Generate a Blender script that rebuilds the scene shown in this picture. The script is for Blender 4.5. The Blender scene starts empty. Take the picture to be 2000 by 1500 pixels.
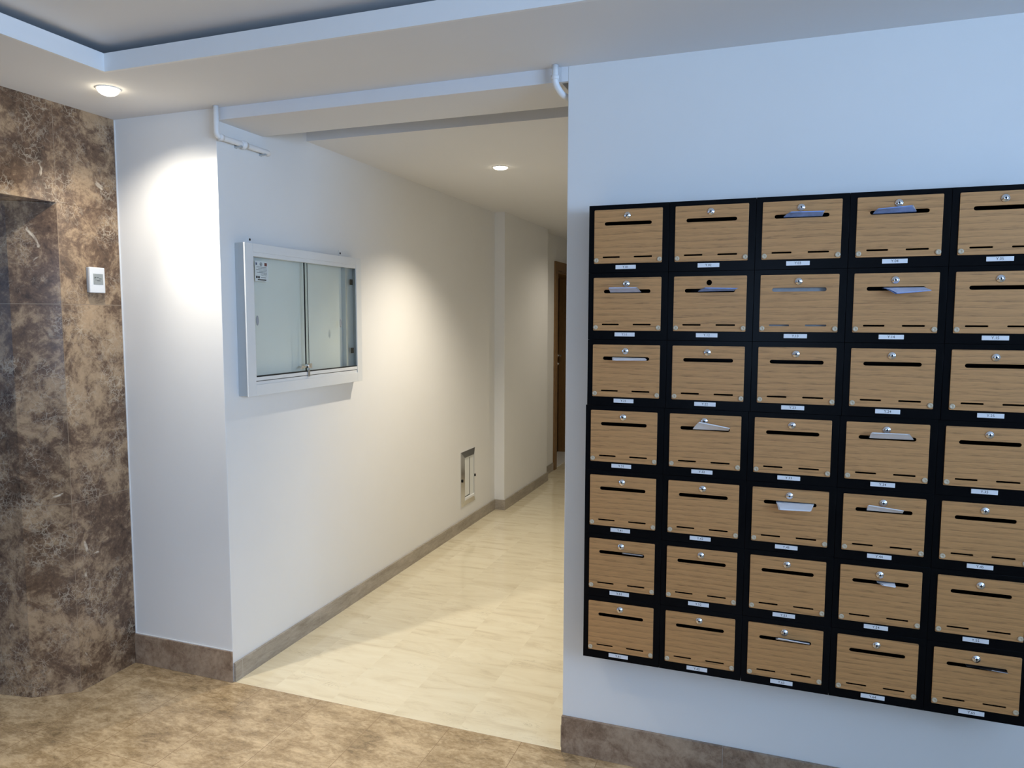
import bpy, bmesh, math, random
from mathutils import Vector, Matrix
random.seed(7)
S = bpy.context.scene
COL = S.collection
R = math.radians

# ------------------------------------------------------------------ camera
YAW, PITCH, ROLL, FPX = -0.3468, -0.0875, 0.0027, 1435.9
cam_d = bpy.data.cameras.new('camera')
cam_d.sensor_fit = 'HORIZONTAL'
cam_d.sensor_width = 36.0
cam_d.lens = 36.0 * FPX / 2000.0
cam_d.clip_start = 0.02
cam = bpy.data.objects.new('camera', cam_d)
COL.objects.link(cam)
fwd = Vector((math.sin(YAW) * math.cos(PITCH), math.cos(YAW) * math.cos(PITCH), math.sin(PITCH)))
rgt = Vector((math.cos(YAW), -math.sin(YAW), 0))
upv = rgt.cross(fwd)
r2 = rgt * math.cos(ROLL) + upv * math.sin(ROLL)
u2 = -rgt * math.sin(ROLL) + upv * math.cos(ROLL)
M = Matrix((r2, u2, -fwd)).transposed().to_4x4()
M.translation = Vector((0, 0, 1.62))
cam.matrix_world = M
S.camera = cam

# ------------------------------------------------------------------ exposure, world, lights
S.view_settings.view_transform = 'Standard'
S.view_settings.look = 'None'
S.view_settings.gamma = 1.0
S.view_settings.use_curve_mapping = False
S.view_settings.exposure = 0.30
S.render.use_compositing = False

W = bpy.data.worlds.new('world')
S.world = W
W.use_nodes = True
bg = W.node_tree.nodes['Background']
bg.inputs[0].default_value = (0.50, 0.68, 1.0, 1)
bg.inputs[1].default_value = 1.0


def area(name, loc, rot, sx, sy, power, color, spread=180):
    l = bpy.data.lights.new(name, 'AREA')
    l.shape = 'RECTANGLE'
    l.size, l.size_y = sx, sy
    l.energy = power
    l.color = color
    l.spread = R(spread)
    o = bpy.data.objects.new(name, l)
    o.location = loc
    o.rotation_euler = rot
    COL.objects.link(o)
    return o


def spot(name, loc, aim, power, color, size=140, blend=1.0, soft=0.02):
    l = bpy.data.lights.new(name, 'SPOT')
    l.energy = power
    l.color = color
    l.spot_size = R(size)
    l.spot_blend = blend
    l.shadow_soft_size = soft
    o = bpy.data.objects.new(name, l)
    o.location = loc
    o.rotation_euler = Vector(aim).to_track_quat('-Z', 'Y').to_euler()
    COL.objects.link(o)
    return o


SKY = (0.42, 0.64, 1.0)
WARM = (1.0, 0.89, 0.73)
WARM2 = (1.0, 0.92, 0.79)
# daylight through the glazed entrance behind the camera and the side window
area('daylight_entrance', (-0.2, -2.93, 1.60), (R(90), 0, 0), 1.0, 1.3, 17, SKY)
area('daylight_window', (2.93, -0.3, 1.85), (R(112), 0, R(90)), 2.6, 0.90, 96, SKY, 140)
# unseen lamps outside the frame: the hall ones placed to light the floor
spot('hall_spot', (-1.5, 1.0, 2.47), (0, 0, -1), 135, WARM, 92, 1.0)
spot('hall_spot', (-2.45, -0.7, 2.47), (0, 0, -1), 22, WARM, 140, 1.0)
spot('corridor_fill_spot', (-1.35, 6.9, 2.48), (0, 0, -1), 25, WARM, 150, 1.0)  # added out of sight to light the far corridor wall

# ------------------------------------------------------------------ materials
MAT = {}


class NT:
    def __init__(s, name):
        s.m = bpy.data.materials.new(name)
        s.m.use_nodes = True
        s.t = s.m.node_tree
        s.b = s.t.nodes['Principled BSDF']
        MAT[name] = s.m

    def n(s, typ, **k):
        nd = s.t.nodes.new(typ)
        for a, v in k.items():
            setattr(nd, a, v)
        return nd

    def l(s, a, b):
        s.t.links.new(a, b)

    def setin(s, nd, key, v):
        if hasattr(v, 'is_output') or isinstance(v, bpy.types.NodeSocket):
            s.l(v, nd.inputs[key])
        else:
            nd.inputs[key].default_value = v

    def math(s, op, a, b=0.0, c=None):
        nd = s.n('ShaderNodeMath', operation=op)
        s.setin(nd, 0, a)
        s.setin(nd, 1, b)
        if c is not None:
            s.setin(nd, 2, c)
        return nd.outputs[0]

    def coord(s, scale=(1, 1, 1), rot=(0, 0, 0), loc=(0, 0, 0), rand=False):
        tc = s.n('ShaderNodeTexCoord')
        mp = s.n('ShaderNodeMapping')
        mp.inputs['Scale'].default_value = scale
        mp.inputs['Rotation'].default_value = rot
        mp.inputs['Location'].default_value = loc
        src = tc.outputs['Object']
        if rand:
            oi = s.n('ShaderNodeObjectInfo')
            va = s.n('ShaderNodeVectorMath', operation='MULTIPLY_ADD')
            cb = s.n('ShaderNodeCombineXYZ')
            s.l(oi.outputs['Random'], cb.inputs[0])
            s.l(oi.outputs['Random'], cb.inputs[1])
            s.l(oi.outputs['Random'], cb.inputs[2])
            s.l(cb.outputs[0], va.inputs[0])
            va.inputs[1].default_value = (3.1, 41.0, 7.3)
            s.l(src, va.inputs[2])
            src = va.outputs[0]
        s.l(src, mp.inputs['Vector'])
        return mp.outputs[0]

    def noise(s, vec, scale, detail=6, rough=0.6, dist=0.0):
        nd = s.n('ShaderNodeTexNoise')
        s.l(vec, nd.inputs['Vector'])
        nd.inputs['Scale'].default_value = scale
        nd.inputs['Detail'].default_value = detail
        nd.inputs['Roughness'].default_value = rough
        nd.inputs['Distortion'].default_value = dist
        return nd.outputs['Fac']

    def ramp(s, fac, stops, interp='LINEAR'):
        nd = s.n('ShaderNodeValToRGB')
        cr = nd.color_ramp
        cr.interpolation = interp
        while len(cr.elements) < len(stops):
            cr.elements.new(0.5)
        for e, (p, c) in zip(cr.elements, stops):
            e.position = p
            e.color = (c[0], c[1], c[2], 1) if len(c) == 3 else c
        s.l(fac, nd.inputs[0])
        return nd.outputs[0]

    def mix(s, fac, a, b, mode='MIX'):
        nd = s.n('ShaderNodeMix', data_type='RGBA', blend_type=mode)
        s.setin(nd, 0, fac)
        for k, v in ((6, a), (7, b)):
            if isinstance(v, tuple):
                nd.inputs[k].default_value = (v[0], v[1], v[2], 1)
            else:
                s.l(v, nd.inputs[k])
        return nd.outputs[2]

    def bump(s, h, strength, dist=0.002):
        nd = s.n('ShaderNodeBump')
        nd.inputs['Strength'].default_value = strength
        nd.inputs['Distance'].default_value = dist
        s.l(h, nd.inputs['Height'])
        s.l(nd.outputs[0], s.b.inputs['Normal'])

    def set(s, color=None, rough=None, metal=None, spec=None):
        if color is not None:
            if isinstance(color, tuple):
                s.b.inputs['Base Color'].default_value = (color[0], color[1], color[2], 1)
            else:
                s.l(color, s.b.inputs['Base Color'])
        if rough is not None:
            s.setin(s.b, 'Roughness', rough)
        if metal is not None:
            s.b.inputs['Metallic'].default_value = metal
        if spec is not None:
            s.b.inputs['Specular IOR Level'].default_value = spec
        return s

    def joint(s, comp, origin, pitch, width):
        """1 in the joint between tiles along one object axis"""
        tc = s.n('ShaderNodeTexCoord')
        sp = s.n('ShaderNodeSeparateXYZ')
        s.l(tc.outputs['Object'], sp.inputs[0])
        a = s.math('SUBTRACT', sp.outputs[comp], origin - width / 2)
        a = s.math('DIVIDE', a, pitch)
        a = s.math('FRACT', a)
        return s.math('LESS_THAN', a, width / pitch)


def plain(name, color, rough=0.5, metal=0.0, spec=0.5, var=0.04, scale=9.0, bump=0.0):
    q = NT(name)
    v = q.coord()
    f = q.noise(v, scale, 5, 0.6)
    c = q.ramp(f, [(0.3, tuple(x * (1 - var) for x in color)), (0.7, tuple(min(1, x * (1 + var)) for x in color))])
    q.set(c, rough, metal, spec)
    if bump:
        q.bump(q.noise(v, scale * 25, 3, 0.6), bump, 0.001)
    return q


plain('wall_paint', (0.80, 0.80, 0.785), 0.75, 0, 0.25, 0.012, 2.5, 0.05)
plain('ceiling_paint', (0.77, 0.775, 0.785), 0.85, 0, 0.2, 0.01, 2.0, 0.03)
plain('trim_paint', (0.82, 0.83, 0.83), 0.6, 0, 0.3, 0.01, 3.0)
plain('white_enamel', (0.80, 0.81, 0.81), 0.35, 0, 0.5, 0.01, 6.0)
plain('aluminium_white', (0.74, 0.76, 0.76), 0.38, 0.0, 0.5, 0.015, 8.0)
plain('aluminium_grey', (0.52, 0.55, 0.56), 0.35, 0.3, 0.5, 0.02, 8.0)
plain('panel_white', (0.78, 0.80, 0.78), 0.5, 0, 0.4, 0.02, 5.0)
plain('black_steel', (0.003, 0.0032, 0.004), 0.25, 0, 0.06, 0.15, 18.0, 0.02)
plain('black_inside', (0.004, 0.004, 0.005), 0.6, 0, 0.2, 0.1, 10.0)
plain('black_rubber', (0.012, 0.012, 0.012), 0.6, 0, 0.3, 0.1, 10.0)
plain('chrome', (0.80, 0.81, 0.83), 0.13, 1.0, 0.5, 0.03, 40.0)
plain('brushed_steel', (0.42, 0.44, 0.47), 0.28, 1.0, 0.5, 0.06, 30.0)
plain('clear_plastic', (0.56, 0.46, 0.32), 0.18, 0, 0.6, 0.03, 30.0)
plain('paper_white', (0.82, 0.83, 0.86), 0.8, 0, 0.2, 0.03, 30.0)
plain('paper_blue', (0.26, 0.38, 0.72), 0.7, 0, 0.2, 0.25, 22.0)
plain('paper_pale', (0.55, 0.62, 0.83), 0.7, 0, 0.2, 0.1, 22.0)
plain('paper_grey', (0.34, 0.34, 0.35), 0.45, 0, 0.4, 0.12, 25.0)
plain('paper_dark', (0.05, 0.045, 0.045), 0.3, 0, 0.5, 0.3, 30.0)
plain('label_white', (0.80, 0.81, 0.83), 0.35, 0, 0.5, 0.02, 40.0)
plain('ink', (0.02, 0.02, 0.025), 0.6, 0, 0.3, 0.1, 40.0)
plain('ink_red', (0.20, 0.05, 0.05), 0.6, 0, 0.3, 0.2, 40.0)
plain('ink_blue', (0.06, 0.09, 0.22), 0.6, 0, 0.3, 0.2, 40.0)
plain('device_white', (0.74, 0.75, 0.75), 0.4, 0, 0.5, 0.01, 12.0)
plain('device_grey', (0.34, 0.36, 0.39), 0.45, 0, 0.5, 0.02, 12.0)
plain('display_grey', (0.30, 0.32, 0.31), 0.25, 0, 0.5, 0.05, 40.0)
plain('grout_white', (0.70, 0.68, 0.64), 0.8, 0, 0.2, 0.05, 20.0)
plain('door_gap', (0.02, 0.014, 0.010), 0.5, 0, 0.3, 0.1, 10.0)


def emerald_brown(name, dark, mid, light, vein, scale=1.0, rough=0.14, stretch=(1, 1, 1), joints=(), jcol=(0.20, 0.15, 0.10), blot=0.72, veinmix=0.7):
    q = NT(name)
    v = q.coord(stretch, (0.3, 0.5, 0.7))
    big = q.noise(v, 3.4 * scale, 9, 0.66, 0.5)
    med = q.noise(v, 11 * scale, 10, 0.74, 0.7)
    fin = q.noise(v, 38 * scale, 8, 0.75, 0.3)
    mixf = q.math('ADD', q.math('MULTIPLY', big, 0.42), q.math('ADD', q.math('MULTIPLY', med, 0.36), q.math('MULTIPLY', fin, 0.22)))
    c = q.ramp(mixf, [(0.40, dark), (0.48, mid), (0.55, light), (0.63, tuple(min(1, x * 1.25) for x in light))])
    # thin crack veins: edges of a warped cell pattern, present only in patches
    def cracks(sc, wid, amt):
        nz = q.n('ShaderNodeTexNoise')
        q.l(v, nz.inputs['Vector'])
        nz.inputs['Scale'].default_value = sc * 0.9
        nz.inputs['Detail'].default_value = 5
        va = q.n('ShaderNodeVectorMath', operation='MULTIPLY_ADD')
        q.l(nz.outputs['Color'], va.inputs[0])
        va.inputs[1].default_value = (amt, amt, amt)
        q.l(v, va.inputs[2])
        vo = q.n('ShaderNodeTexVoronoi', feature='DISTANCE_TO_EDGE')
        q.l(va.outputs[0], vo.inputs['Vector'])
        vo.inputs['Scale'].default_value = sc
        return q.ramp(vo.outputs['Distance'], [(0.0, (1, 1, 1)), (wid, (0, 0, 0))])
    rv = q.mix(1.0, cracks(13 * scale, 0.035, 0.14), cracks(36 * scale, 0.07, 0.06), 'LIGHTEN')
    gate = q.ramp(q.noise(v, 7 * scale, 6, 0.65), [(0.46, (0, 0, 0)), (0.66, (1, 1, 1))])
    rv = q.mix(1.0, rv, gate, 'MULTIPLY')
    rv = q.math('MULTIPLY', rv, veinmix)
    c = q.mix(rv, c, vein)
    # pale calcite blotches
    bl = q.ramp(q.noise(v, 6.0 * scale, 5, 0.55, 1.0), [(blot, (0, 0, 0)), (blot + 0.04, (1, 1, 1))])
    c = q.mix(bl, c, tuple(min(1, x * 1.25) for x in vein))
    for (comp, org, pitch, wd) in joints:
        c = q.mix(q.joint(comp, org, pitch, wd), c, jcol)
    q.set(c, rough, 0, 0.5)
    return q


emerald_brown('marble_wall', (0.056, 0.032, 0.019), (0.155, 0.094, 0.057), (0.41, 0.28, 0.165), (0.60, 0.50, 0.37), 0.95, 0.16,
              joints=((2, 1.679, 0.845, 0.003), (1, 2.2535, 5.0, 0.002)), jcol=(0.30, 0.22, 0.15), blot=0.665)
emerald_brown('marble_floor', (0.22, 0.155, 0.085), (0.39, 0.28, 0.155), (0.56, 0.425, 0.26), (0.68, 0.57, 0.40), 1.8, 0.22,
              stretch=(0.75, 1.5, 1), joints=((0, -1.785, 0.302, 0.0022), (1, 2.553, 0.605, 0.0022)), jcol=(0.27, 0.18, 0.10), blot=0.75, veinmix=0.45)
emerald_brown('marble_skirting', (0.13, 0.080, 0.052), (0.25, 0.172, 0.118), (0.37, 0.275, 0.195), (0.36, 0.30, 0.24), 1.5, 0.3, blot=0.8, veinmix=0.4)
emerald_brown('stone_skirting', (0.24, 0.205, 0.16), (0.33, 0.29, 0.235), (0.40, 0.355, 0.295), (0.46, 0.42, 0.36), 1.6, 0.35, stretch=(1, 0.6, 2.5), blot=0.85, veinmix=0.3,
              joints=((1, 2.6, 0.605, 0.003),), jcol=(0.45, 0.42, 0.37))


def cream_floor():
    q = NT('cream_floor')
    tc = q.n('ShaderNodeTexCoord')
    sp = q.n('ShaderNodeSeparateXYZ')
    q.l(tc.outputs['Object'], sp.inputs[0])
    ix = q.math('FLOOR', q.math('DIVIDE', q.math('ADD', sp.outputs[0], 1.444 + 3.0), 0.30))
    sh = q.math('MULTIPLY', q.math('MODULO', ix, 2.0), 0.31)
    iy = q.math('FLOOR', q.math('DIVIDE', q.math('SUBTRACT', q.math('ADD', sp.outputs[1], sh), 3.10), 0.62))
    cb = q.n('ShaderNodeCombineXYZ')
    q.l(ix, cb.inputs[0])
    q.l(iy, cb.inputs[1])
    wn = q.n('ShaderNodeTexWhiteNoise', noise_dimensions='2D')
    q.l(cb.outputs[0], wn.inputs['Vector'])
    va = q.n('ShaderNodeVectorMath', operation='MULTIPLY_ADD')
    q.l(wn.outputs['Color'], va.inputs[0])
    va.inputs[1].default_value = (5, 5, 5)
    q.l(tc.outputs['Object'], va.inputs[2])
    mp = q.n('ShaderNodeMapping')
    mp.inputs['Scale'].default_value = (1.0, 4.5, 1)
    mp.inputs['Rotation'].default_value = (0, 0, R(-3))
    q.l(va.outputs[0], mp.inputs['Vector'])
    v = mp.outputs[0]
    f = q.noise(v, 3.2, 8, 0.62, 0.7)
    c = q.ramp(f, [(0.30, (0.66, 0.57, 0.40)), (0.46, (0.77, 0.69, 0.505)), (0.62, (0.81, 0.74, 0.555))])
    tone = q.ramp(wn.outputs['Value'], [(0.0, (0.955, 0.95, 0.94)), (1.0, (1.01, 1.01, 1.01))])
    c = q.mix(1.0, c, tone, 'MULTIPLY')
    r = q.math('ABSOLUTE', q.math('SUBTRACT', q.noise(v, 4.6, 6, 0.65, 1.2), 0.5))
    rv = q.ramp(r, [(0.0, (1, 1, 1)), (0.010, (0, 0, 0))])
    gate = q.ramp(q.noise(v, 2.3, 3, 0.5), [(0.52, (0, 0, 0)), (0.66, (1, 1, 1))])
    rv = q.math('MULTIPLY', q.mix(1.0, rv, gate, 'MULTIPLY'), 0.55)
    c = q.mix(rv, c, (0.33, 0.26, 0.16))
    pits = q.ramp(q.noise(v, 21, 2, 0.5), [(0.765, (0, 0, 0)), (0.80, (1, 1, 1))])
    c = q.mix(q.math('MULTIPLY', pits, 0.6), c, (0.25, 0.20, 0.14))
    q.set(c, 0.09, 0, 0.5)


cream_floor()


def oak(name, base, hor=True, rough=0.42):
    q = NT(name)
    sc = (2.2, 1, 34) if hor else (34, 34, 2.2)
    v = q.coord(sc, rand=True)
    grain = q.noise(v, 9.0, 6, 0.62, 0.4)
    v2 = q.coord((2.2, 1, 15) if hor else (15, 15, 2.2), rand=True)
    w = q.n('ShaderNodeTexWave', wave_type='BANDS', bands_direction='Z' if hor else 'X', wave_profile='SAW')
    q.l(v2, w.inputs['Vector'])
    w.inputs['Scale'].default_value = 1.1
    w.inputs['Distortion'].default_value = 7.0
    w.inputs['Detail'].default_value = 2.5
    w.inputs['Detail Scale'].default_value = 0.55
    f = q.math('ADD', q.math('MULTIPLY', grain, 0.78), q.math('MULTIPLY', w.outputs['Fac'], 0.22))
    d = tuple(x * 0.54 for x in base)
    l = tuple(min(1, x * 1.12) for x in base)
    c = q.ramp(f, [(0.28, d), (0.42, tuple(x * 0.86 for x in base)), (0.55, base), (0.78, l)])
    q.set(c, rough, 0, 0.35)
    q.bump(f, 0.06, 0.001)


oak('oak_laminate', (0.53, 0.275, 0.105))
plain('oak_edge', (0.48, 0.35, 0.22), 0.5, 0, 0.3, 0.05, 30)
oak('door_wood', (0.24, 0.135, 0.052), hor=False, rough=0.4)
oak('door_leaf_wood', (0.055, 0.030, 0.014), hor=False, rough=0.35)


def glass():
    q = NT('clear_glass')
    b = q.b
    b.inputs['Base Color'].default_value = (0.86, 0.93, 0.90, 1)
    b.inputs['Roughness'].default_value = 0.0
    b.inputs['IOR'].default_value = 1.5
    # thin pane: mostly straight transmission plus a Fresnel reflection
    tr = q.n('ShaderNodeBsdfTransparent')
    tr.inputs[0].default_value = (0.965, 0.985, 0.975, 1)
    gl = q.n('ShaderNodeBsdfGlossy')
    gl.inputs['Roughness'].default_value = 0.02
    lw = q.n('ShaderNodeLayerWeight')
    lw.inputs['Blend'].default_value = 0.5
    fr = q.n('ShaderNodeMath', operation='MULTIPLY_ADD')
    q.l(q.math('POWER', lw.outputs['Facing'], 5.0), fr.inputs[0])
    fr.inputs[1].default_value = 0.9
    fr.inputs[2].default_value = 0.035
    mx = q.n('ShaderNodeMixShader')
    q.l(fr.outputs[0], mx.inputs[0])
    q.l(tr.outputs[0], mx.inputs[1])
    q.l(gl.outputs[0], mx.inputs[2])
    out = [n for n in q.t.nodes if n.type == 'OUTPUT_MATERIAL'][0]
    q.l(mx.outputs[0], out.inputs[0])


glass()


def emit(name, color, strength):
    q = NT(name)
    q.set((0.9, 0.9, 0.9), 0.4)
    q.b.inputs['Emission Color'].default_value = (color[0], color[1], color[2], 1)
    q.b.inputs['Emission Strength'].default_value = strength


emit('lamp_lens', (1.0, 0.86, 0.62), 14.0)

# ------------------------------------------------------------------ mesh helpers


class MB:
    def __init__(s):
        s.bm = bmesh.new()
        s.mats = []

    def mi(s, m):
        if m is None:
            return 0
        if m not in s.mats:
            s.mats.append(m)
        return s.mats.index(m)

    def face(s, pts, m=None):
        vs = [s.bm.verts.new(p) for p in pts]
        f = s.bm.faces.new(vs)
        f.material_index = s.mi(m)
        return f

    def box(s, x0, x1, y0, y1, z0, z1, m=None):
        v = [s.bm.verts.new(p) for p in ((x0, y0, z0), (x1, y0, z0), (x1, y1, z0), (x0, y1, z0),
                                         (x0, y0, z1), (x1, y0, z1), (x1, y1, z1), (x0, y1, z1))]
        k = s.mi(m)
        for q in ((0, 3, 2, 1), (4, 5, 6, 7), (0, 1, 5, 4), (1, 2, 6, 5), (2, 3, 7, 6), (3, 0, 4, 7)):
            s.bm.faces.new([v[i] for i in q]).material_index = k
        return s

    def prism(s, pts, z0, z1, m=None):
        """plan polygon (x, y) raised from z0 to z1"""
        k = s.mi(m)
        a = [s.bm.verts.new((p[0], p[1], z0)) for p in pts]
        b = [s.bm.verts.new((p[0], p[1], z1)) for p in pts]
        n = len(pts)
        s.bm.faces.new(a[::-1]).material_index = k
        s.bm.faces.new(b).material_index = k
        for i in range(n):
            s.bm.faces.new((a[i], a[(i + 1) % n], b[(i + 1) % n], b[i])).material_index = k
        return s

    def lathe(s, origin, axis, prof, n=24, m=None, smooth=True):
        """profile [(radius, height along axis)] turned about axis"""
        k = s.mi(m)
        ax = Vector(axis).normalized()
        t = Vector((1, 0, 0)) if abs(ax.x) < 0.9 else Vector((0, 1, 0))
        u = ax.cross(t).normalized()
        w = ax.cross(u)
        o = Vector(origin)
        rings = []
        for r, h in prof:
            if r <= 1e-7:
                rings.append([s.bm.verts.new(o + ax * h)])
            else:
                rings.append([s.bm.verts.new(o + ax * h + (u * math.cos(2 * math.pi * i / n) + w * math.sin(2 * math.pi * i / n)) * r) for i in range(n)])
        for A, B in zip(rings, rings[1:]):
            for i in range(n):
                j = (i + 1) % n
                if len(A) == 1 and len(B) == 1:
                    continue
                if len(A) == 1:
                    f = s.bm.faces.new((A[0], B[j], B[i]))
                elif len(B) == 1:
                    f = s.bm.faces.new((A[i], A[j], B[0]))
                else:
                    f = s.bm.faces.new((A[i], A[j], B[j], B[i]))
                f.material_index = k
                f.smooth = smooth
        return s

    def tube(s, pts, r, n=14, m=None):
        k = s.mi(m)
        P = [Vector(p) for p in pts]
        rings = []
        prev = None
        for i, p in enumerate(P):
            d = (P[min(i + 1, len(P) - 1)] - P[max(i - 1, 0)]).normalized()
            if prev is None:
                t = Vector((0, 0, 1)) if abs(d.z) < 0.9 else Vector((1, 0, 0))
                u = d.cross(t).normalized()
            else:
                u = (prev - d * prev.dot(d)).normalized()
            prev = u
            w = d.cross(u)
            rings.append([s.bm.verts.new(p + (u * math.cos(2 * math.pi * j / n) + w * math.sin(2 * math.pi * j / n)) * r) for j in range(n)])
        for A, B in zip(rings, rings[1:]):
            for j in range(n):
                f = s.bm.faces.new((A[j], A[(j + 1) % n], B[(j + 1) % n], B[j]))
                f.material_index = k
                f.smooth = True
        s.bm.faces.new(rings[0]).material_index = k
        s.bm.faces.new(rings[-1][::-1]).material_index = k
        return s

    def mesh(s, name, mat=None, bevel=0.0, seg=2):
        bmesh.ops.recalc_face_normals(s.bm, faces=s.bm.faces)
        if bevel > 0:
            es = [e for e in s.bm.edges if len(e.link_faces) == 2 and e.calc_face_angle(0) > 0.6]
            bmesh.ops.bevel(s.bm, geom=es, offset=bevel, segments=seg, affect='EDGES', profile=0.6, clamp_overlap=True)
        me = bpy.data.meshes.new(name)
        s.bm.to_mesh(me)
        s.bm.free()
        ms = s.mats if s.mats else [mat]
        for x in ms:
            me.materials.append(MAT[x])
        return me

    def build(s, name, mat=None, parent=None, bevel=0.0, seg=2, loc=None):
        return link(name, s.mesh(name, mat, bevel, seg), parent, loc)


def link(name, me, parent=None, loc=None):
    o = bpy.data.objects.new(name, me)
    COL.objects.link(o)
    if parent is not None:
        o.parent = parent
    if loc is not None:
        o.location = loc
    return o


def tag(o, label, cat, group=None, kind=None):
    o['label'] = label
    o['category'] = cat
    if group:
        o['group'] = group
    if kind:
        o['kind'] = kind
    return o


def thing(name, loc, label, cat, group=None, rotz=0.0):
    o = bpy.data.objects.new(name, None)
    o.empty_display_size = 0.05
    COL.objects.link(o)
    o.location = loc
    o.rotation_euler = (0, 0, rotz)
    return tag(o, label, cat, group)


def struct(o, label=None, cat=None):
    o['kind'] = 'structure'
    if label:
        o['label'] = label
    if cat:
        o['category'] = cat
    return o


def bez_arc(path, r, n=6):
    """round the inner corners of a polyline"""
    P = [Vector(p) for p in path]
    out = [P[0]]
    for a, b, c in zip(P, P[1:], P[2:]):
        d1 = (a - b).normalized()
        d2 = (c - b).normalized()
        p1, p2 = b + d1 * r, b + d2 * r
        for i in range(n + 1):
            t = i / n
            out.append(p1 * (1 - t) ** 2 + b * 2 * t * (1 - t) + p2 * t * t)
    out.append(P[-1])
    return out


def outline_mesh(name, loops, thick, bevel, mat):
    """closed 2D loops in x-z (outer first, then holes) made solid towards -y, front at y=-thick"""
    cu = bpy.data.curves.new(name, 'CURVE')
    cu.dimensions = '2D'
    cu.fill_mode = 'BOTH'
    cu.extrude = max(thick / 2 - bevel, 0.00005)
    cu.bevel_depth = bevel
    cu.bevel_resolution = 1
    cu.offset = -bevel
    for lp in loops:
        sp = cu.splines.new('POLY')
        sp.points.add(len(lp) - 1)
        for p, (x, z) in zip(sp.points, lp):
            p.co = (x, z, 0, 1)
        sp.use_cyclic_u = True
    ob = bpy.data.objects.new(name, cu)
    COL.objects.link(ob)
    dg = bpy.context.evaluated_depsgraph_get()
    me = bpy.data.meshes.new_from_object(ob.evaluated_get(dg))
    bpy.data.objects.remove(ob)
    bpy.data.curves.remove(cu)
    # curve plane (x, y) -> (x, z); depth -> y
    for v in me.vertices:
        x, y, z = v.co
        v.co = (x, -thick / 2 - z, y)
    me.name = name
    me.materials.clear()
    me.materials.append(MAT[mat])
    return me


def text_mesh(name, body, size, mat):
    cu = bpy.data.curves.new(name, 'FONT')
    cu.body = body
    cu.size = size
    cu.align_x = 'CENTER'
    cu.align_y = 'CENTER'
    cu.resolution_u = 2
    cu.extrude = 0.0002
    ob = bpy.data.objects.new(name, cu)
    COL.objects.link(ob)
    dg = bpy.context.evaluated_depsgraph_get()
    me = bpy.data.meshes.new_from_object(ob.evaluated_get(dg))
    bpy.data.objects.remove(ob)
    bpy.data.curves.remove(cu)
    for v in me.vertices:
        x, y, z = v.co
        v.co = (x, -z, y)
    me.name = name
    me.materials.clear()
    me.materials.append(MAT[mat])
    return me


def slot_loop(cx, cz, w, h, n=6):
    r = h / 2
    pts = []
    for i in range(n + 1):
        a = -math.pi / 2 + math.pi * i / n
        pts.append((cx + w / 2 - r + r * math.cos(a), cz + r * math.sin(a)))
    for i in range(n + 1):
        a = math.pi / 2 + math.pi * i / n
        pts.append((cx - w / 2 + r + r * math.cos(a), cz + r * math.sin(a)))
    return pts


def rect_loop(x0, x1, z0, z1, r=0.0, n=4):
    if r <= 0:
        return [(x0, z0), (x1, z0), (x1, z1), (x0, z1)]
    pts = []
    for cx, cz, a0 in ((x1 - r, z0 + r, -90), (x1 - r, z1 - r, 0), (x0 + r, z1 - r, 90), (x0 + r, z0 + r, 180)):
        for i in range(n + 1):
            a = R(a0 + 90 * i / n)
            pts.append((cx + r * math.cos(a), cz + r * math.sin(a)))
    return pts


# ------------------------------------------------------------------ the place
D1 = 2.553          # plane of the mailbox wall, the beam and the column face
XE = -0.7175        # edge of the mailbox wall
XL = -2.2447        # left wall of the corridor
XC = -2.806         # marble wall
ZS = 2.498          # soffit
ZB = 2.448          # underside of the beam
ZC = 2.5026         # corridor ceiling
YB, YR = 2.848, 3.185
YP1, YP2, XP = 5.775, 6.998, -2.1547
XR, YBK = 3.0, -3.0  # right and back walls of the hall
ZT = 2.592           # tray ceiling
YEND = 10.5

# floors
struct(MB().prism([(-3.3, YBK - .2), (XR + .2, YBK - .2), (XR + .2, D1), (-3.3, D1)], -0.08, 0.0).build('floor', 'marble_floor'),
       'polished brown marble tiles of the entrance hall floor', 'floor')
struct(MB().prism([(-3.3, D1), (XE + .2, D1), (XE + .2, YEND + .2), (-3.3, YEND + .2)], -0.08, 0.0).build('floor', 'cream_floor'),
       'glossy cream stone tiles of the corridor floor', 'floor')

# mailbox wall and corridor walls
struct(MB().box(XE, XR, D1, D1 + 0.16, 0, 2.75).build('wall_front', 'wall_paint', bevel=0.003), 'white painted wall carrying the mailboxes', 'wall')
struct(MB().box(XE, XE + 0.14, D1 + 0.161, YEND, 0, 2.75).build('wall_right', 'wall_paint'), 'white painted right wall of the corridor', 'wall')
b = MB()
b.prism([(XC, D1), (XL, D1), (XL, YP1), (XP, YP1), (XP, YP2), (XL, YP2), (XL, 7.60), (-2.56, 7.60), (-2.56, 7.35), (XC, 7.35)], 0, 2.75)
b.prism([(-2.56, 8.60), (XL, 8.60), (XL, YEND), (-2.56, YEND)], 0, 2.75)
b.box(-2.56, XL, 7.60, 8.60, 2.14, 2.75)
struct(b.build('wall_left', 'wall_paint', bevel=0.003), 'white painted left wall of the corridor with column and pilaster', 'wall')
struct(MB().box(-2.8, XE + .2, YEND, YEND + 0.1, 0, 2.75).build('wall_end', 'wall_paint'), 'white painted end wall of the corridor', 'wall')

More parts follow.
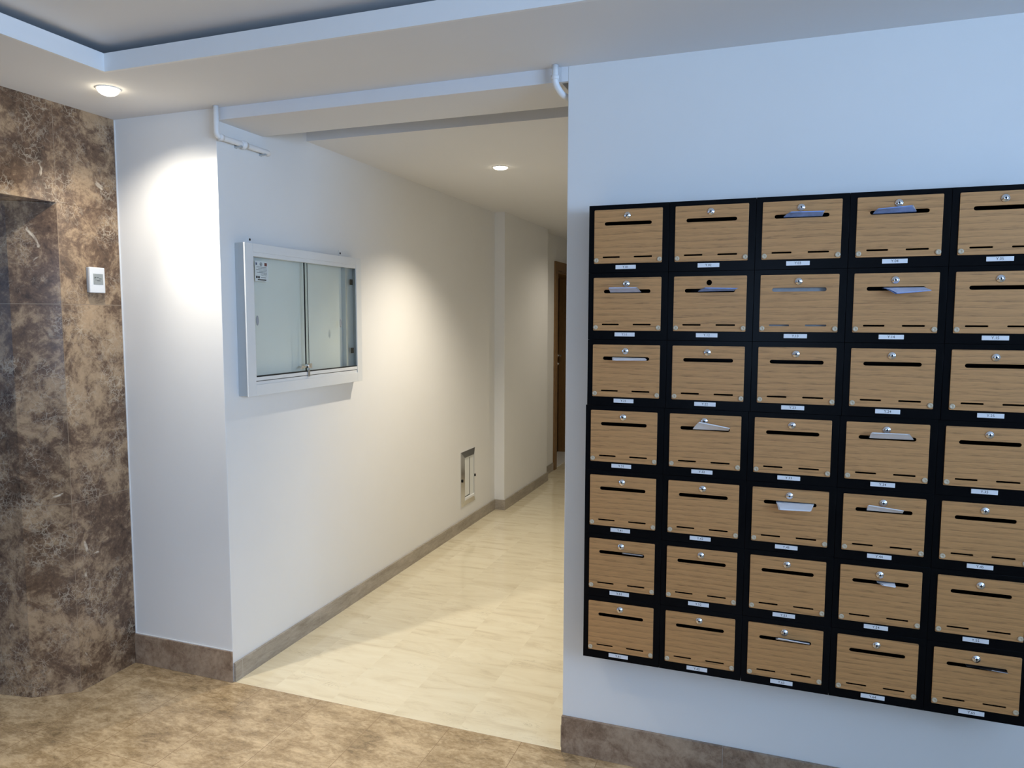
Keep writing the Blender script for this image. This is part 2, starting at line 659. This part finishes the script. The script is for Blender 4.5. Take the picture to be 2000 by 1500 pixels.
# marble wall with the lift portal
YJ = 2.2525
ZL = 2.094
YJ0 = 0.95
b = MB()
b.prism([(XC, D1), (XC, YJ), (-2.955, 2.143), (-3.14, 2.112), (-3.14, D1)], 0, ZL)
b.prism([(XC, YJ0), (-2.955, YJ0 + .11), (-3.14, YJ0 + .14), (-3.14, YBK), (XC, YBK)], 0, ZL)
b.box(-3.14, XC, YBK, D1, ZL, 2.75)
struct(b.build('wall_lift', 'marble_wall', bevel=0.0015), 'polished brown marble wall with a splayed lift portal', 'wall')
# lift front of dark steel
lift = struct(MB().box(-3.20, -3.142, YJ0 + .05, 2.11, 0, ZL).build('door_1', 'brushed_steel'), 'dark steel lift door in the marble portal', 'door')
MB().box(-3.141, -3.118, 2.062, 2.108, 0.0, ZL).build('door_frame', 'brushed_steel', lift, bevel=0.002)
MB().box(-3.141, -3.128, 1.5, 1.506, 0.0, ZL - .1).build('door_seam', 'black_rubber', lift)

# back and right walls of the hall with their glazing
b = MB()
b.box(-3.14, -0.75, YBK - .12, YBK, 0, 2.75)
b.box(.35, XR + .12, YBK - .12, YBK, 0, 2.75)
b.box(-0.75, .35, YBK - .12, YBK, 2.38, 2.75)
struct(b.build('wall_back', 'wall_paint'), 'white painted wall around the glazed entrance', 'wall')
b = MB()
b.box(XR, XR + .12, YBK, -1.65, 0, 2.75)
b.box(XR, XR + .12, 1.05, D1 + .16, 0, 2.75)
b.box(XR, XR + .12, -1.65, 1.05, 0, 1.30)
b.box(XR, XR + .12, -1.65, 1.05, 2.34, 2.75)
struct(b.build('wall_side', 'wall_paint'), 'white painted side wall of the hall with a window', 'wall')
b = MB()
b.box(-.75, -.67, YBK - .09, YBK - .03, 0, 2.38)
b.box(.27, .35, YBK - .09, YBK - .03, 0, 2.38)
b.box(-.67, .27, YBK - .09, YBK - .03, 0, .92)
b.box(-.67, .27, YBK - .09, YBK - .03, 2.28, 2.38)
dr = struct(b.build('door_2', 'aluminium_grey'), 'half-glazed entrance door of the hall', 'door')
MB().box(-.67, .27, YBK - .064, YBK - .058, .92, 2.28).build('pane', 'clear_glass', dr)
b = MB()
for y0, y1 in ((-1.65, -1.59), (-.33, -.27), (.99, 1.05)):
    b.box(XR + .03, XR + .09, y0, y1, 1.30, 2.34)
for z0, z1 in ((1.30, 1.36), (2.28, 2.34)):
    b.box(XR + .03, XR + .09, -1.59, .99, z0, z1)
wn = struct(b.build('window_1', 'aluminium_grey'), 'wide side window of the hall', 'window')
MB().box(XR + .058, XR + .064, -1.59, -.33, 1.36, 2.28).build('pane', 'clear_glass', wn)
MB().box(XR + .058, XR + .064, -.27, .99, 1.36, 2.28).build('pane', 'clear_glass', wn)

# ceilings: tray, soffit ring with its upstand, beam, corridor
TX0, TX1, TY0, TY1 = -2.305, 2.35, -2.3, 2.067
struct(MB().box(-3.14, XR, YBK, D1, ZT, ZT + .09).build('ceiling', 'ceiling_paint'), 'recessed tray of the hall ceiling', 'ceiling')
b = MB()
for x0, x1, y0, y1 in ((XC, TX0, YBK, D1), (TX1, XR, YBK, D1), (TX0, TX1, TY1, D1), (TX0, TX1, YBK, TY0)):
    b.box(x0, x1, y0, y1, ZS, ZS + .012)
struct(b.build('ceiling', 'ceiling_paint'), 'dropped plasterboard soffit around the tray ceiling', 'ceiling')
b = MB()
t = .012
b.box(TX0, TX0 + t, TY0, TY1, ZS - .0005, ZS + .063)
b.box(TX1 - t, TX1, TY0, TY1, ZS - .0005, ZS + .063)
b.box(TX0 + t, TX1 - t, TY1 - t, TY1, ZS - .0005, ZS + .063)
b.box(TX0 + t, TX1 - t, TY0, TY0 + t, ZS - .0005, ZS + .063)
struct(b.build('trim_1', 'trim_paint'), 'white upstand of the light cove around the tray ceiling', 'trim')
b = MB()
b.box(XL, -.745, D1, YB, ZB, 2.74)
b.box(-.745, XE, D1, D1 + .02, ZB, 2.74)
struct(b.build('trim_2', 'ceiling_paint', bevel=0.002), 'white beam across the head of the corridor', 'trim')
b = MB()
b.box(XL - .4, XE, YR, YEND, ZC, 2.74)
struct(b.build('ceiling', 'ceiling_paint'), 'lowered white ceiling of the corridor', 'ceiling')
struct(MB().box(XL, XE, YB + .001, YR - .001, 2.735, 2.76).build('ceiling', 'ceiling_paint'), 'raised ceiling strip behind the beam', 'ceiling')

# baseboards
HS = 0.141
struct(MB().box(XC + .001, XL + .001, D1 - .010, D1 - .0005, 0, HS).build('baseboard_column', 'marble_skirting', bevel=0.0015), 'brown marble baseboard of the column', 'baseboard')
b = MB()
b.box(XE - .001, -.1375, D1 - .012, D1 - .0005, 0, HS, 'marble_skirting')
b.box(-.1375, -.1345, D1 - .0118, D1 - .0005, 0, HS, 'grout_white')
b.box(-.1345, .64, D1 - .012, D1 - .0005, 0, HS)
b.box(.643, 1.42, D1 - .012, D1 - .0005, 0, HS)
b.box(1.423, XR - .001, D1 - .012, D1 - .0005, 0, HS)
struct(b.build('baseboard_front', 'marble_skirting', bevel=0.0012), 'brown marble baseboard under the mailboxes', 'baseboard')
b = MB()
HC = .086
t = .012
b.box(XL + .0003, XL + t, D1 + .002, YP1 - t, 0, HC)
b.box(XL + .0003, XP + t, YP1 - t, YP1 - .0003, 0, HC)
b.box(XP + .0003, XP + t, YP1 - .0003, YP2 + t, 0, HC)
b.box(XL + .0003, XL + t, YP2 + t, 7.50, 0, HC)
b.box(XL + .0003, XL + t, 8.70, YEND - .001, 0, HC)
b.box(XL + t, XE - t - .001, YEND - t, YEND - .0003, 0, HC)
struct(b.build('baseboard_left', 'stone_skirting', bevel=0.001), 'grey stone baseboard along the corridor wall', 'baseboard')
struct(MB().box(XE - t, XE - .0003, D1 + .02, YEND - .001, 0, HC).build('baseboard_right', 'stone_skirting'), 'grey stone baseboard of the right corridor wall', 'baseboard')

b = MB()
b.box(XC + .0003, XC + .005, D1 - .004, D1 - .0003, HS + .001, ZS - .001)
b.box(XC + .005, XL, D1 - .004, D1 - .0003, HS + .0003, HS + .004)
struct(b.build('trim_3', 'trim_paint'), 'thin white sealant line between marble and column', 'trim')
# corridor door
dr = struct(MB().box(XL + .0005, XL + .02, 7.51, 7.60, 0, 2.235).box(XL + .0005, XL + .02, 8.60, 8.69, 0, 2.235)
            .box(XL + .0005, XL + .02, 7.60, 8.60, 2.14, 2.235).build('door_3', 'door_wood', bevel=0.003),
            'dark wooden flat door with a brown casing down the corridor', 'door')
b = MB()
b.box(-2.54, XL + .0005, 7.601, 7.625, 0.0, 2.138)
b.box(-2.54, XL + .0005, 8.575, 8.599, 0.0, 2.138)
b.box(-2.54, XL + .0005, 7.625, 8.575, 2.114, 2.138)
b.build('door_lining', 'door_wood', dr)
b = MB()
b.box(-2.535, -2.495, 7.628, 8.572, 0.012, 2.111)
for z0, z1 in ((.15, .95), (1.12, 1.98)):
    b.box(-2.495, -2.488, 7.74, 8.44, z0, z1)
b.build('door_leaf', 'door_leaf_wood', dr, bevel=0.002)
MB().box(-2.56, XL - .001, 7.627, 8.573, 0.0005, 0.010).build('threshold', 'grout_white', dr)
b = MB()
b.lathe((-2.495, 8.52, 1.19), (1, 0, 0), [(0, .0), (.026, .0), (.026, .006), (.010, .009), (.010, .05), (0, .05)], 18)
b.tube(bez_arc([(-2.46, 8.52, 1.19), (-2.44, 8.52, 1.19), (-2.44, 8.40, 1.19)], .008), .009)
b.build('door_handle', 'chrome', dr)
b = MB()
b.lathe((-2.495, 8.52, 1.09), (1, 0, 0), [(0, 0), (.025, 0), (.025, .008), (.012, .012), (.012, .022), (0, .022)], 18)
b.build('door_lock', 'chrome', dr)

# ------------------------------------------------------------------ downlights


def downlight_body(root, r, drop):
    """thin ring at local z=0 (ceiling) and a domed glowing lens facing down"""
    MB().lathe((0, 0, 0), (0, 0, -1), [(r + .007, .0), (r + .007, .0015), (r + .002, .003), (r, .003), (r, .0)], 32).build('trim_ring', 'white_enamel', root)
    prof = [(r * math.cos(a), .0022 + (drop - .0022) * math.sin(a)) for a in [math.pi / 2 * k / 8 for k in range(8)]] + [(0, drop)]
    MB().lathe((0, 0, 0), (0, 0, -1), prof, 32).build('lens', 'lamp_lens', root)


LAMP1 = (-2.447, 2.206, ZS - .0005)
o = thing('downlight', LAMP1, 'lit white downlight in the hall soffit beside the marble wall', 'light', 'ceiling downlights')
downlight_body(o, .039, .027)
spot('downlight_bulb', (LAMP1[0], LAMP1[1], ZS - .046), (0.12, 0.10, -1), 25, WARM2, 142, 1.0, 0.018)
spot('downlight_floor_beam', (LAMP1[0], LAMP1[1], ZS - .046), (1.25, 1.0, -2.45), 40, WARM2, 84, 1.0, 0.018)  # second beam added at the same lamp to brighten the corridor floor
LAMP2 = (-1.551, 4.085, ZC - .0005)
o = thing('downlight', LAMP2, 'lit white downlight in the lowered corridor ceiling', 'light', 'ceiling downlights')
downlight_body(o, .042, .014)
spot('downlight_bulb', (LAMP2[0], LAMP2[1], ZC - .024), (0, 0, -1), 92, WARM, 118, 0.9, 0.02)

# ------------------------------------------------------------------ pipes
o = thing('pipe', (XL + .024, D1 - .026, ZS), 'white pipe with coupling dropping past the column onto the corridor wall', 'pipe', 'white pipes at the beam')
x0 = 0.0
pa = bez_arc([(0, 0, -.0005), (0, 0, -.122), (0, .335, -.122), (-.021, .352, -.122)], .022)
MB().tube(pa, .0115, 16).build('tube', 'white_enamel', o)
MB().lathe((0, .15, -.122), (0, 1, 0), [(.0115, 0), (.0155, .001), (.0155, .012), (.0185, .014), (.0185, .020), (.0155, .022), (.0155, .034), (.0115, .035)], 20).build('coupling', 'white_enamel', o)
MB().lathe((0, .012, -.122), (0, 1, 0), [(.0115, 0), (.0145, .001), (.0145, .022), (.0115, .023)], 20).build('elbow_collar', 'white_enamel', o)
b = MB()
b.box(-.0238, .012, .135, .145, -.139, -.133)
b.box(-.0238, -.0215, .132, .148, -.141, -.105)
b.build('pipe_clip', 'aluminium_grey', o)
b = MB()
b.box(-.0238, .010, .298, .308, -.1395, -.1335)
b.box(-.0238, -.0215, .295, .311, -.141, -.105)
b.build('pipe_clip', 'aluminium_grey', o)
o = thing('pipe', (-.757, D1 - .028, ZS), 'short white pipe bending under the beam beside the mailbox wall', 'pipe', 'white pipes at the beam')
pa = bez_arc([(0, 0, -.0005), (0, 0, -.062), (.014, .035, -.090), (.034, .088, -.098)], .018)
MB().tube(pa, .0115, 16).build('tube', 'white_enamel', o)
MB().lathe((0, 0, -.050), (0, 0, 1), [(.0115, 0), (.0142, .001), (.0142, .014), (.0115, .015)], 20).build('elbow_collar', 'white_enamel', o)

# ------------------------------------------------------------------ notice cabinet on the corridor wall
CY0, CY1, CZ0, CZ1, CD = 2.643, 3.587, 1.277, 1.950, .055
cab = thing('notice_cabinet', (XL, CY0, CZ0), 'white aluminium notice cabinet with sliding glass panes on the corridor wall', 'notice board')
Wc, Hc = CY1 - CY0, CZ1 - CZ0


def cb(y0, y1, z0, z1, x0, x1, mb=None):
    mb = mb or MB()
    return mb.box(x0, x1, y0, y1, z0, z1)


FL, FR, FB, FT = .052, .048, .048, .036     # front frame widths
b = MB()
cb(0, .004, 0, Hc, .0005, CD - .008, b)
cb(Wc - .004, Wc, 0, Hc, .0005, CD - .008, b)
cb(.004, Wc - .004, 0, .004, .0005, CD - .008, b)
cb(.004, Wc - .004, Hc - .004, Hc, .0005, CD - .008, b)
b.build('side_casing', 'aluminium_grey', cab, bevel=0.0008)
cb(.004, Wc - .004, .004, Hc - .004, .0005, .005).build('back_panel', 'panel_white', cab)
b = MB()
z1 = CD
x0 = CD - .008
cb(-.002, FL, -.002, Hc + .002, x0, z1, b)
cb(Wc - FR, Wc + .002, -.002, Hc + .002, x0, z1, b)
cb(FL, Wc - FR, -.002, FB, x0, z1, b)
cb(FL, Wc - FR, Hc - FT, Hc + .002, x0, z1, b)
b.build('front_frame', 'aluminium_white', cab, bevel=0.0015)
b = MB()       # inner channel the panes run in
iy0, iy1, iz0, iz1 = FL, Wc - FR, FB, Hc - FT
cb(iy0, iy1, iz0, iz0 + .014, .028, CD - .004, b)
cb(iy0, iy1, iz0 + .0175, iz0 + .034, .026, CD - .002, b)
cb(iy0, iy1, iz1 - .018, iz1, .026, CD - .003, b)
cb(iy0, iy0 + .006, iz0 + .034, iz1 - .018, .026, CD - .003, b)
b.build('pane_channel', 'aluminium_white', cab, bevel=0.001)
cb(iy0 + .006, iy1, iz0 + .034, iz0 + .0385, .030, CD - .004).build('channel_gasket', 'black_rubber', cab)
cb(.006, .03, .01, Hc - .01, .0052, .009).build('inner_rail', 'aluminium_grey', cab)
cb(Wc - .12, Wc - .104, .02, Hc - .02, .0052, .030).build('inner_rail', 'aluminium_grey', cab, bevel=.001)
gz0, gz1 = iz0 + .039, iz1 - .019
MID = .444
cb(iy0 + .007, MID + .03, gz0, gz1, .033, .037).build('glass_pane', 'clear_glass', cab)
g2 = cb(MID - .004, iy1 - .001, gz0, gz1, .041, .045).build('glass_pane', 'clear_glass', cab)
cb(MID - .007, MID - .0045, gz0, gz1, .040, .046).build('pane_edge', 'black_rubber', cab)
cb(MID + .030, MID + .033, gz0, gz1, .033, .037).build('pane_edge', 'aluminium_grey', cab)


def pull(y, z, x):
    mb = MB()
    mb.lathe((0, 0, 0), (1, 0, 0), [(0, 0), (.0085, 0), (.0085, .0015), (.006, .002), (.005, .0008), (0, .0008)], 18)
    for v in mb.bm.verts:
        v.co.z *= 2.6
        v.co += Vector((x, y, z))
    return mb


pull(.090, .335, .0375).build('finger_pull', 'device_grey', cab)
pull(.748, .320, .0455).build('finger_pull', 'device_grey', cab)
b = MB()
cb(MID - .05, MID + .028, .104, .112, .0455, .0500, b)
cb(MID + .004, MID + .034, .098, .122, .0455, .0510, b)
b.lathe((.0455, MID - .006, .112), (1, 0, 0), [(0, 0), (.010, 0), (.010, .016), (.007, .018), (0, .018)], 20)
cb(MID - .062, MID - .040, .099, .104, .0455, .0500, b)
b.build('ratchet_lock', 'chrome', cab, bevel=0.0008)
b = MB()
cb(MID - .010, MID + .006, .058, .090, .0535, .0580, b)
b.tube([(.056, MID - .004, .088), (.056, MID - .004, .105)], .003, 10)
b.build('lock_key', 'brushed_steel', cab, bevel=0.001)
for z in (.17, .545):  # dark blocks standing in for reflections at the right pane
    cb(iy1 - .024, iy1 - .004, z - .015, z + .015, .028, .034).build('pane_reflection', 'black_rubber', cab)
for y in (.098, .822):
    mb = MB()
    cb(y - .013, y + .013, Hc - .002, Hc + .040, .0006, .0024, mb)
    k = mb.build('hanging_bracket', 'white_enamel', cab, bevel=0.0004)
    MB().lathe((.0023, y, Hc + .024), (1, 0, 0), [(0, 0), (.0060, 0), (.005, .0012), (0, .0014)], 14).build('screw', 'black_rubber', k)
# printed sheet behind the left pane
ny0, nz1 = CY0 + .090, CZ0 + .602
nt = thing('notice_sheet', (XL + .031, ny0, nz1 - .09), 'small printed white notice in the upper left corner of the glass cabinet', 'notice')
MB().box(0, .0006, 0, .093, 0, .09).build('sheet', 'paper_white', nt)
b = MB()
e0, e1 = .0006, .0010


def mk(y0, y1, z0, z1, m):
    b.box(e0, e1, y0, y1, z0, z1, m)


mk(.006, .015, .072, .083, 'ink_blue')
mk(.066, .083, .070, .084, 'ink_red')
b.lathe((e0, .042, .077), (1, 0, 0), [(.008, 0), (.008, .0004), (.0062, .0004), (.0062, 0)], 16, 'ink', False)
mk(.0395, .0445, .0735, .0805, 'ink')
rr = random.Random(3)
for i, (ya, yb) in enumerate(((.012, .080), (.024, .082), (.010, .082), (.030, .082), (.014, .082), (.038, .080), (.044, .082))):
    z = .064 - i * .0062
    y = ya
    while y < yb:
        w = rr.uniform(.005, .012)
        mk(y, min(y + w, yb), z - .0009, z + .0009, 'ink')
        y += w + .0018
mk(.007, .018, .0135, .0235, 'ink')
mk(.021, .032, .0130, .0230, 'ink')
mk(.040, .075, .0165, .0185, 'ink')
mk(.018, .076, .0045, .0095, 'ink')
b.build('printing', None, nt)

# ------------------------------------------------------------------ framed service hatch low on the corridor wall
ha = thing('service_hatch', (XL, 5.058, .184), 'chrome-framed white service hatch low on the corridor wall', 'hatch')
Wh, Hh = .275, .425


def ring(mb, y0, y1, z0, z1, w, xo, xi, m=None):
    """bevelled picture-frame ring: outer lip at xo, inner lip at xi"""
    o_ = [(y0, z0), (y1, z0), (y1, z1), (y0, z1)]
    i_ = [(y0 + w, z0 + w), (y1 - w, z0 + w), (y1 - w, z1 - w), (y0 + w, z1 - w)]
    V = []
    for lst, x in ((o_, .0005), (o_, xo), (i_, xi), (i_, .0005)):
        V.append([mb.bm.verts.new((x, y, z)) for y, z in lst])
    for A, B in zip(V, V[1:] + V[:1]):
        for i in range(4):
            j = (i + 1) % 4
            mb.bm.faces.new((A[i], A[j], B[j], B[i]))


mb = MB()
ring(mb, 0, Wh, 0, Hh, .046, .006, .018)
mb.build('frame', 'chrome', ha)
mb = MB()
mb.box(.0006, .010, .047, Wh - .047, .047, Hh - .047)
mb.build('cover', 'panel_white', ha)
mb = MB()
mb.box(.010, .0108, .150, .158, .075, Hh - .060)
mb.box(.010, .0108, .060, .158, .070, .075)
mb.build('cover_gap', 'black_rubber', ha)
mb = MB()
mb.box(.0005, .0200, .046, Wh - .046, .0465, .064)
mb.build('sill_strip', 'trim_paint', ha, bevel=0.001)
for y in (.008, Wh - .022):
    MB().box(.012, .0165, y, y + .014, .195, .215).build('clip', 'black_rubber', ha)

# ------------------------------------------------------------------ lift call display on the marble wall
dv = thing('wall_display', (XC, 2.374, 1.730), 'white wall display with grey screen on the brown marble wall', 'display')
MB().box(.0005, .012, .000, .074, .001, .109).build('base', 'device_grey', dv, bevel=0.004, seg=3)
MB().box(.0122, .024, -.001, .075, 0, .110).build('cover', 'device_white', dv, bevel=0.004, seg=3)
sc = MB().box(.0240, .0248, .016, .064, .036, .082).build('screen', 'display_grey', dv)
b = MB()
for (y0, y1, z0, z1) in ((.022, .030, .066, .068), (.022, .024, .060, .068), (.034, .042, .066, .068), (.044, .056, .060, .062), (.026, .030, .054, .056), (.034, .050, .052, .054)):
    b.box(.0248, .0251, y0, y1, z0, z1)
b.build('digits', 'ink', sc)

# ------------------------------------------------------------------ mailboxes
PX, PZ, BW, BH, BD = .2645, .2218, .2637, .2212, .126
X0, ZTOP = -.605, 1.9967
px0 = -BW / 2 + .0188
PW, PH = .2239, .1749
pz1 = BH - .016
pz0 = pz1 - PH
pcx = px0 + PW / 2
SLOT_Z = pz1 - .0455


def box_body():
    mb = MB()
    w = BW / 2
    mb.box(-w, -w + .0015, -BD + .0015, -.0006, 0, BH)
    mb.box(w - .0015, w, -BD + .0015, -.0006, 0, BH)
    mb.box(-w + .0015, w - .0015, -BD + .0015, -.0006, 0, .0015)
    mb.box(-w + .0015, w - .0015, -BD + .0015, -.0006, BH - .0015, BH)
    mb.box(-w + .0015, w - .0015, -.0021, -.0006, .0015, BH - .0015)
    me = mb.mesh('body', 'black_steel')
    fr = outline_mesh('front_frame', [rect_loop(-w, w, 0, BH), rect_loop(px0 + .007, px0 + PW - .007, pz0 + .007, pz1 - .007)], .0015, .0006, 'black_steel')
    bm = bmesh.new()
    bm.from_mesh(fr)
    bmesh.ops.translate(bm, vec=(0, -BD + .0015, 0), verts=bm.verts)
    bm.from_mesh(me)
    out = bpy.data.meshes.new('body')
    bm.to_mesh(out)
    bm.free()
    out.materials.append(MAT['black_steel'])
    return out


def door_mesh(lock_hole):
    loops = [rect_loop(px0, px0 + PW, pz0, pz1, .003),
             slot_loop(pcx, SLOT_Z, .155, .0118),
             slot_loop(px0 + PW * .258, pz1 - .1545, .058, .0052),
             slot_loop(px0 + PW * .725, pz1 - .1545, .060, .0052)]
    if lock_hole:
        loops.append(slot_loop(pcx - .002, pz1 - .0205, .0172, .01719, 10))
    me = outline_mesh('door', loops, .004, .0005, 'oak_laminate')
    for v in me.vertices:
        v.co.y -= BD
    return me


BODY = box_body()
DOOR = door_mesh(False)
DOOR_HOLE = door_mesh(True)
mb = MB()
mb.lathe((0, 0, 0), (0, -1, 0), [(0, 0), (.0112, 0), (.0112, .0018), (.0095, .0034), (.0078, .0036), (.0070, .0052), (.0026, .0056)], 20, 'chrome')
mb.lathe((0, 0, 0), (0, -1, 0), [(.0026, .0056), (.0024, .0046), (0, .0046)], 12, 'ink')
mb.box(-.0007, .0007, -.0060, -.0050, -.0042, .0042, 'ink')
LOCK = mb.mesh('lock')
CAP = MB().lathe((0, 0, 0), (0, -1, 0), [(0, 0), (.0078, 0), (.0078, .0022), (.0064, .0034), (.0028, .0036), (.0022, .0028), (0, .0028)], 18, 'clear_plastic').mesh('hinge_cap')
PLATE = MB().box(-.0335, .0335, -.0022, -.0002, -.0066, .0066).mesh('number_plate', 'label_white', 0.0008)

mail = {
    (0, 2): 'a folded blue letter in its slot', (0, 3): 'a rolled blue and white letter in its slot',
    (1, 0): 'a folded pale blue letter in its slot', (1, 1): 'an open black hole instead of the lock',
    (1, 2): 'grey reflections in its slots', (1, 3): 'a pale blue letter drooping from its slot',
    (2, 0): 'a flat white letter in its slot', (3, 1): 'a white letter pointing up from its slot',
    (3, 3): 'a white folded letter in its slot', (4, 2): 'white letters hanging out of its slot',
    (4, 3): 'a white strip of paper in its slot', (5, 0): 'a dull grey leaflet inside its slot',
    (5, 3): 'a white paper corner in its slot', (6, 2): 'a grey letter in its slot', (6, 4): 'a dark leaflet in its slot',
}


def number(r, c):
    return 'Y.%d%d' % (r, c + 1)


def box_pos(r, c):
    return (X0 + PX * c + BW / 2 - (.004 if r > 2 else 0), D1, ZTOP - PZ * r - BH)


for r in range(7):
    for c in range(5):
        num = number(r, c)
        lab = 'oak-door mailbox numbered %s %s' % (num, 'with ' + mail[(r, c)] if (r, c) in mail else 'with an empty slot')
        m = thing('mailbox', box_pos(r, c), lab, 'mailbox', 'wall mailboxes')
        link('body', BODY, m)
        d = link('door', DOOR_HOLE if (r, c) == (1, 1) else DOOR, m)
        if (r, c) != (1, 1):
            link('lock', LOCK, d, (pcx - .002, -BD - .0041, pz1 - .0205))
        link('hinge_cap', CAP, d, (px0 + .0078, -BD - .0041, pz0 + .0105))
        link('hinge_cap', CAP, d, (px0 + PW - .0078, -BD - .0041, pz0 + .0105))
        p = link('number_plate', PLATE, m, (pcx - .006, -BD + .0002, pz0 - .0125))
        link('number', text_mesh('number', num, .0108, 'ink'), p, (0, -.0022, 0))

# letters in the slots: corners (inner left, inner right, outer right, outer left) from the slot centre
LET = {
    (0, 2): ([(-0.0516, -0.0, -0.002), (0.0581, -0.0, -0.003), (0.0589, -0.035, 0.006), (-0.0341, -0.035, 0.007)], 'paper_white', 'paper_blue', 'blue folded letter sticking out of mailbox Y.03'),
    (0, 3): ([(-0.0694, -0.0, -0.003), (0.0444, -0.0, -0.0015), (0.0266, -0.035, 0.0108), (-0.0631, -0.035, 0.0046)], 'paper_white', 'paper_blue', 'blue and white rolled letter sticking out of mailbox Y.04'),
    (1, 0): ([(-0.0557, -0.0, -0.003), (0.0465, -0.0, -0.003), (0.0367, -0.04, 0.0098), (-0.054, -0.04, 0.0093)], 'paper_white', 'paper_pale', 'pale blue folded letter sticking out of mailbox Y.11'),
    (1, 1): ([(-0.0365, -0.0, -0.003), (0.074, -0.0, -0.0015), (0.0841, -0.035, 0.0038), (-0.0145, -0.035, 0.0059)], 'paper_pale', 'paper_blue', 'blue letter in mailbox Y.12, below the empty lock hole'),
    (1, 3): ([(-0.034, -0.0, 0.002), (0.074, -0.0, 0.002), (0.0813, -0.05, -0.0093), (-0.0067, -0.05, -0.0171)], 'paper_pale', 'paper_blue', 'pale blue letter drooping out of mailbox Y.14'),
    (2, 0): ([(-0.0474, -0.0, 0.002), (0.0638, -0.0, 0.002), (0.0707, -0.03, -0.0031), (-0.039, -0.03, -0.0055)], 'paper_white', 'paper_white', 'flat white letter sticking out of mailbox Y.21'),
    (3, 1): ([(-0.038, -0.0, -0.003), (0.0738, -0.0, -0.002), (0.0769, -0.03, 0.0093), (-0.0179, -0.03, 0.024)], 'paper_white', 'paper_white', 'white letter pointing up out of mailbox Y.32'),
    (3, 3): ([(-0.0479, -0.0, -0.002), (0.0706, -0.0, -0.001), (0.0502, -0.03, 0.0185), (-0.0476, -0.03, 0.017)], 'paper_white', 'paper_white', 'white folded letter sticking out of mailbox Y.34'),
    (4, 2): ([(-0.0402, -0.0, -0.001), (0.0703, -0.0, 0.002), (0.0565, -0.045, -0.0094), (-0.0323, -0.045, -0.0128)], 'paper_white', 'paper_white', 'white letter hanging out of mailbox Y.43'),
    (4, 3): ([(-0.0458, -0.0, -0.0016), (0.052, -0.0, -0.002), (0.0479, -0.02, 0.0097), (-0.0459, -0.02, 0.0175)], 'paper_white', 'paper_white', 'white strip of paper sticking out of mailbox Y.44'),
    (5, 0): ([(0.0018, -0.0, 0.0005), (0.072, -0.0, -0.001), (0.072, -0.006, 0.0030), (0.0033, -0.006, 0.0030)], 'paper_grey', 'paper_grey', 'dull grey leaflet filling the slot of mailbox Y.51'),
    (5, 3): ([(-0.0086, -0.0, -0.0019), (0.0402, -0.0, 0.0003), (0.0363, -0.02, -0.0035), (0.003, -0.02, -0.0015)], 'paper_white', 'paper_white', 'small white paper corner poking out of mailbox Y.54'),
    (6, 2): ([(-0.0276, -0.0, -0.002), (0.0735, -0.0, -0.003), (0.0702, -0.02, 0.006), (-0.0235, -0.02, 0.010)], 'paper_grey', 'paper_white', 'grey letter sticking out of mailbox Y.63'),
    (6, 4): ([(-0.0249, -0.0, -0.002), (0.0737, -0.0, -0.001), (0.072, -0.02, 0.0018), (0.0314, -0.02, 0.0034)], 'paper_dark', 'paper_grey', 'dark leaflet lying in the slot of mailbox Y.65'),
}


def letter(r, c, corners, top, under, label):
    bx = box_pos(r, c)
    org = Vector((bx[0] + pcx, bx[1] - BD - .002, bx[2] + SLOT_Z))
    il, ir, orr, ol = [Vector(p) for p in corners]
    mb = MB()
    n, k = 8, 10
    rows = []
    for layer in (0, 1):
        seq = range(-4, k + 1) if layer == 0 else range(k, -5, -1)
        for i in seq:
            t = i / k
            row = []
            for j in range(n + 1):
                u = j / n
                a = il.lerp(ir, u)
                e = ol.lerp(orr, u)
                if t < 0:
                    p = Vector((a.x, -t * .06, a.z * (1 + t * .9)))
                else:
                    p = a.lerp(e, t)
                    p.z += .0018 * math.sin(math.pi * t) * (1 - u)
                gap = .0012 + .0012 * max(t, 0) * (1 - u * .6)
                p = p + Vector((0, 0, gap if layer else -.0004))
                if layer and t > 0:
                    p.x += .004 * t
                row.append(mb.bm.verts.new(p))
            rows.append((row, layer))
    kt, ku = mb.mi(top), mb.mi(under)
    for (A, la), (B, lb) in zip(rows, rows[1:]):
        for j in range(n):
            f = mb.bm.faces.new((A[j], A[j + 1], B[j + 1], B[j]))
            f.material_index = kt if (la and lb) else ku
            f.smooth = True
    o = mb.build('letter', None)
    o.location = org
    tag(o, label, 'letter', 'letters in the mailbox slots')


for (r, c), (cs, top, under, label) in LET.items():
    letter(r, c, cs, top, under, label)
bx = box_pos(1, 2)
o = MB().box(-.095, .095, -.0012, 0, 0, .165).build('slot_reflection_sheet', 'paper_grey')  # grey sheet added to give the slots their reflected grey
o.location = (bx[0] + pcx, bx[1] - BD + .012, bx[2] + .0028)
tag(o, 'added grey sheet inside mailbox Y.13 for the reflection in its slots', 'added sheet')
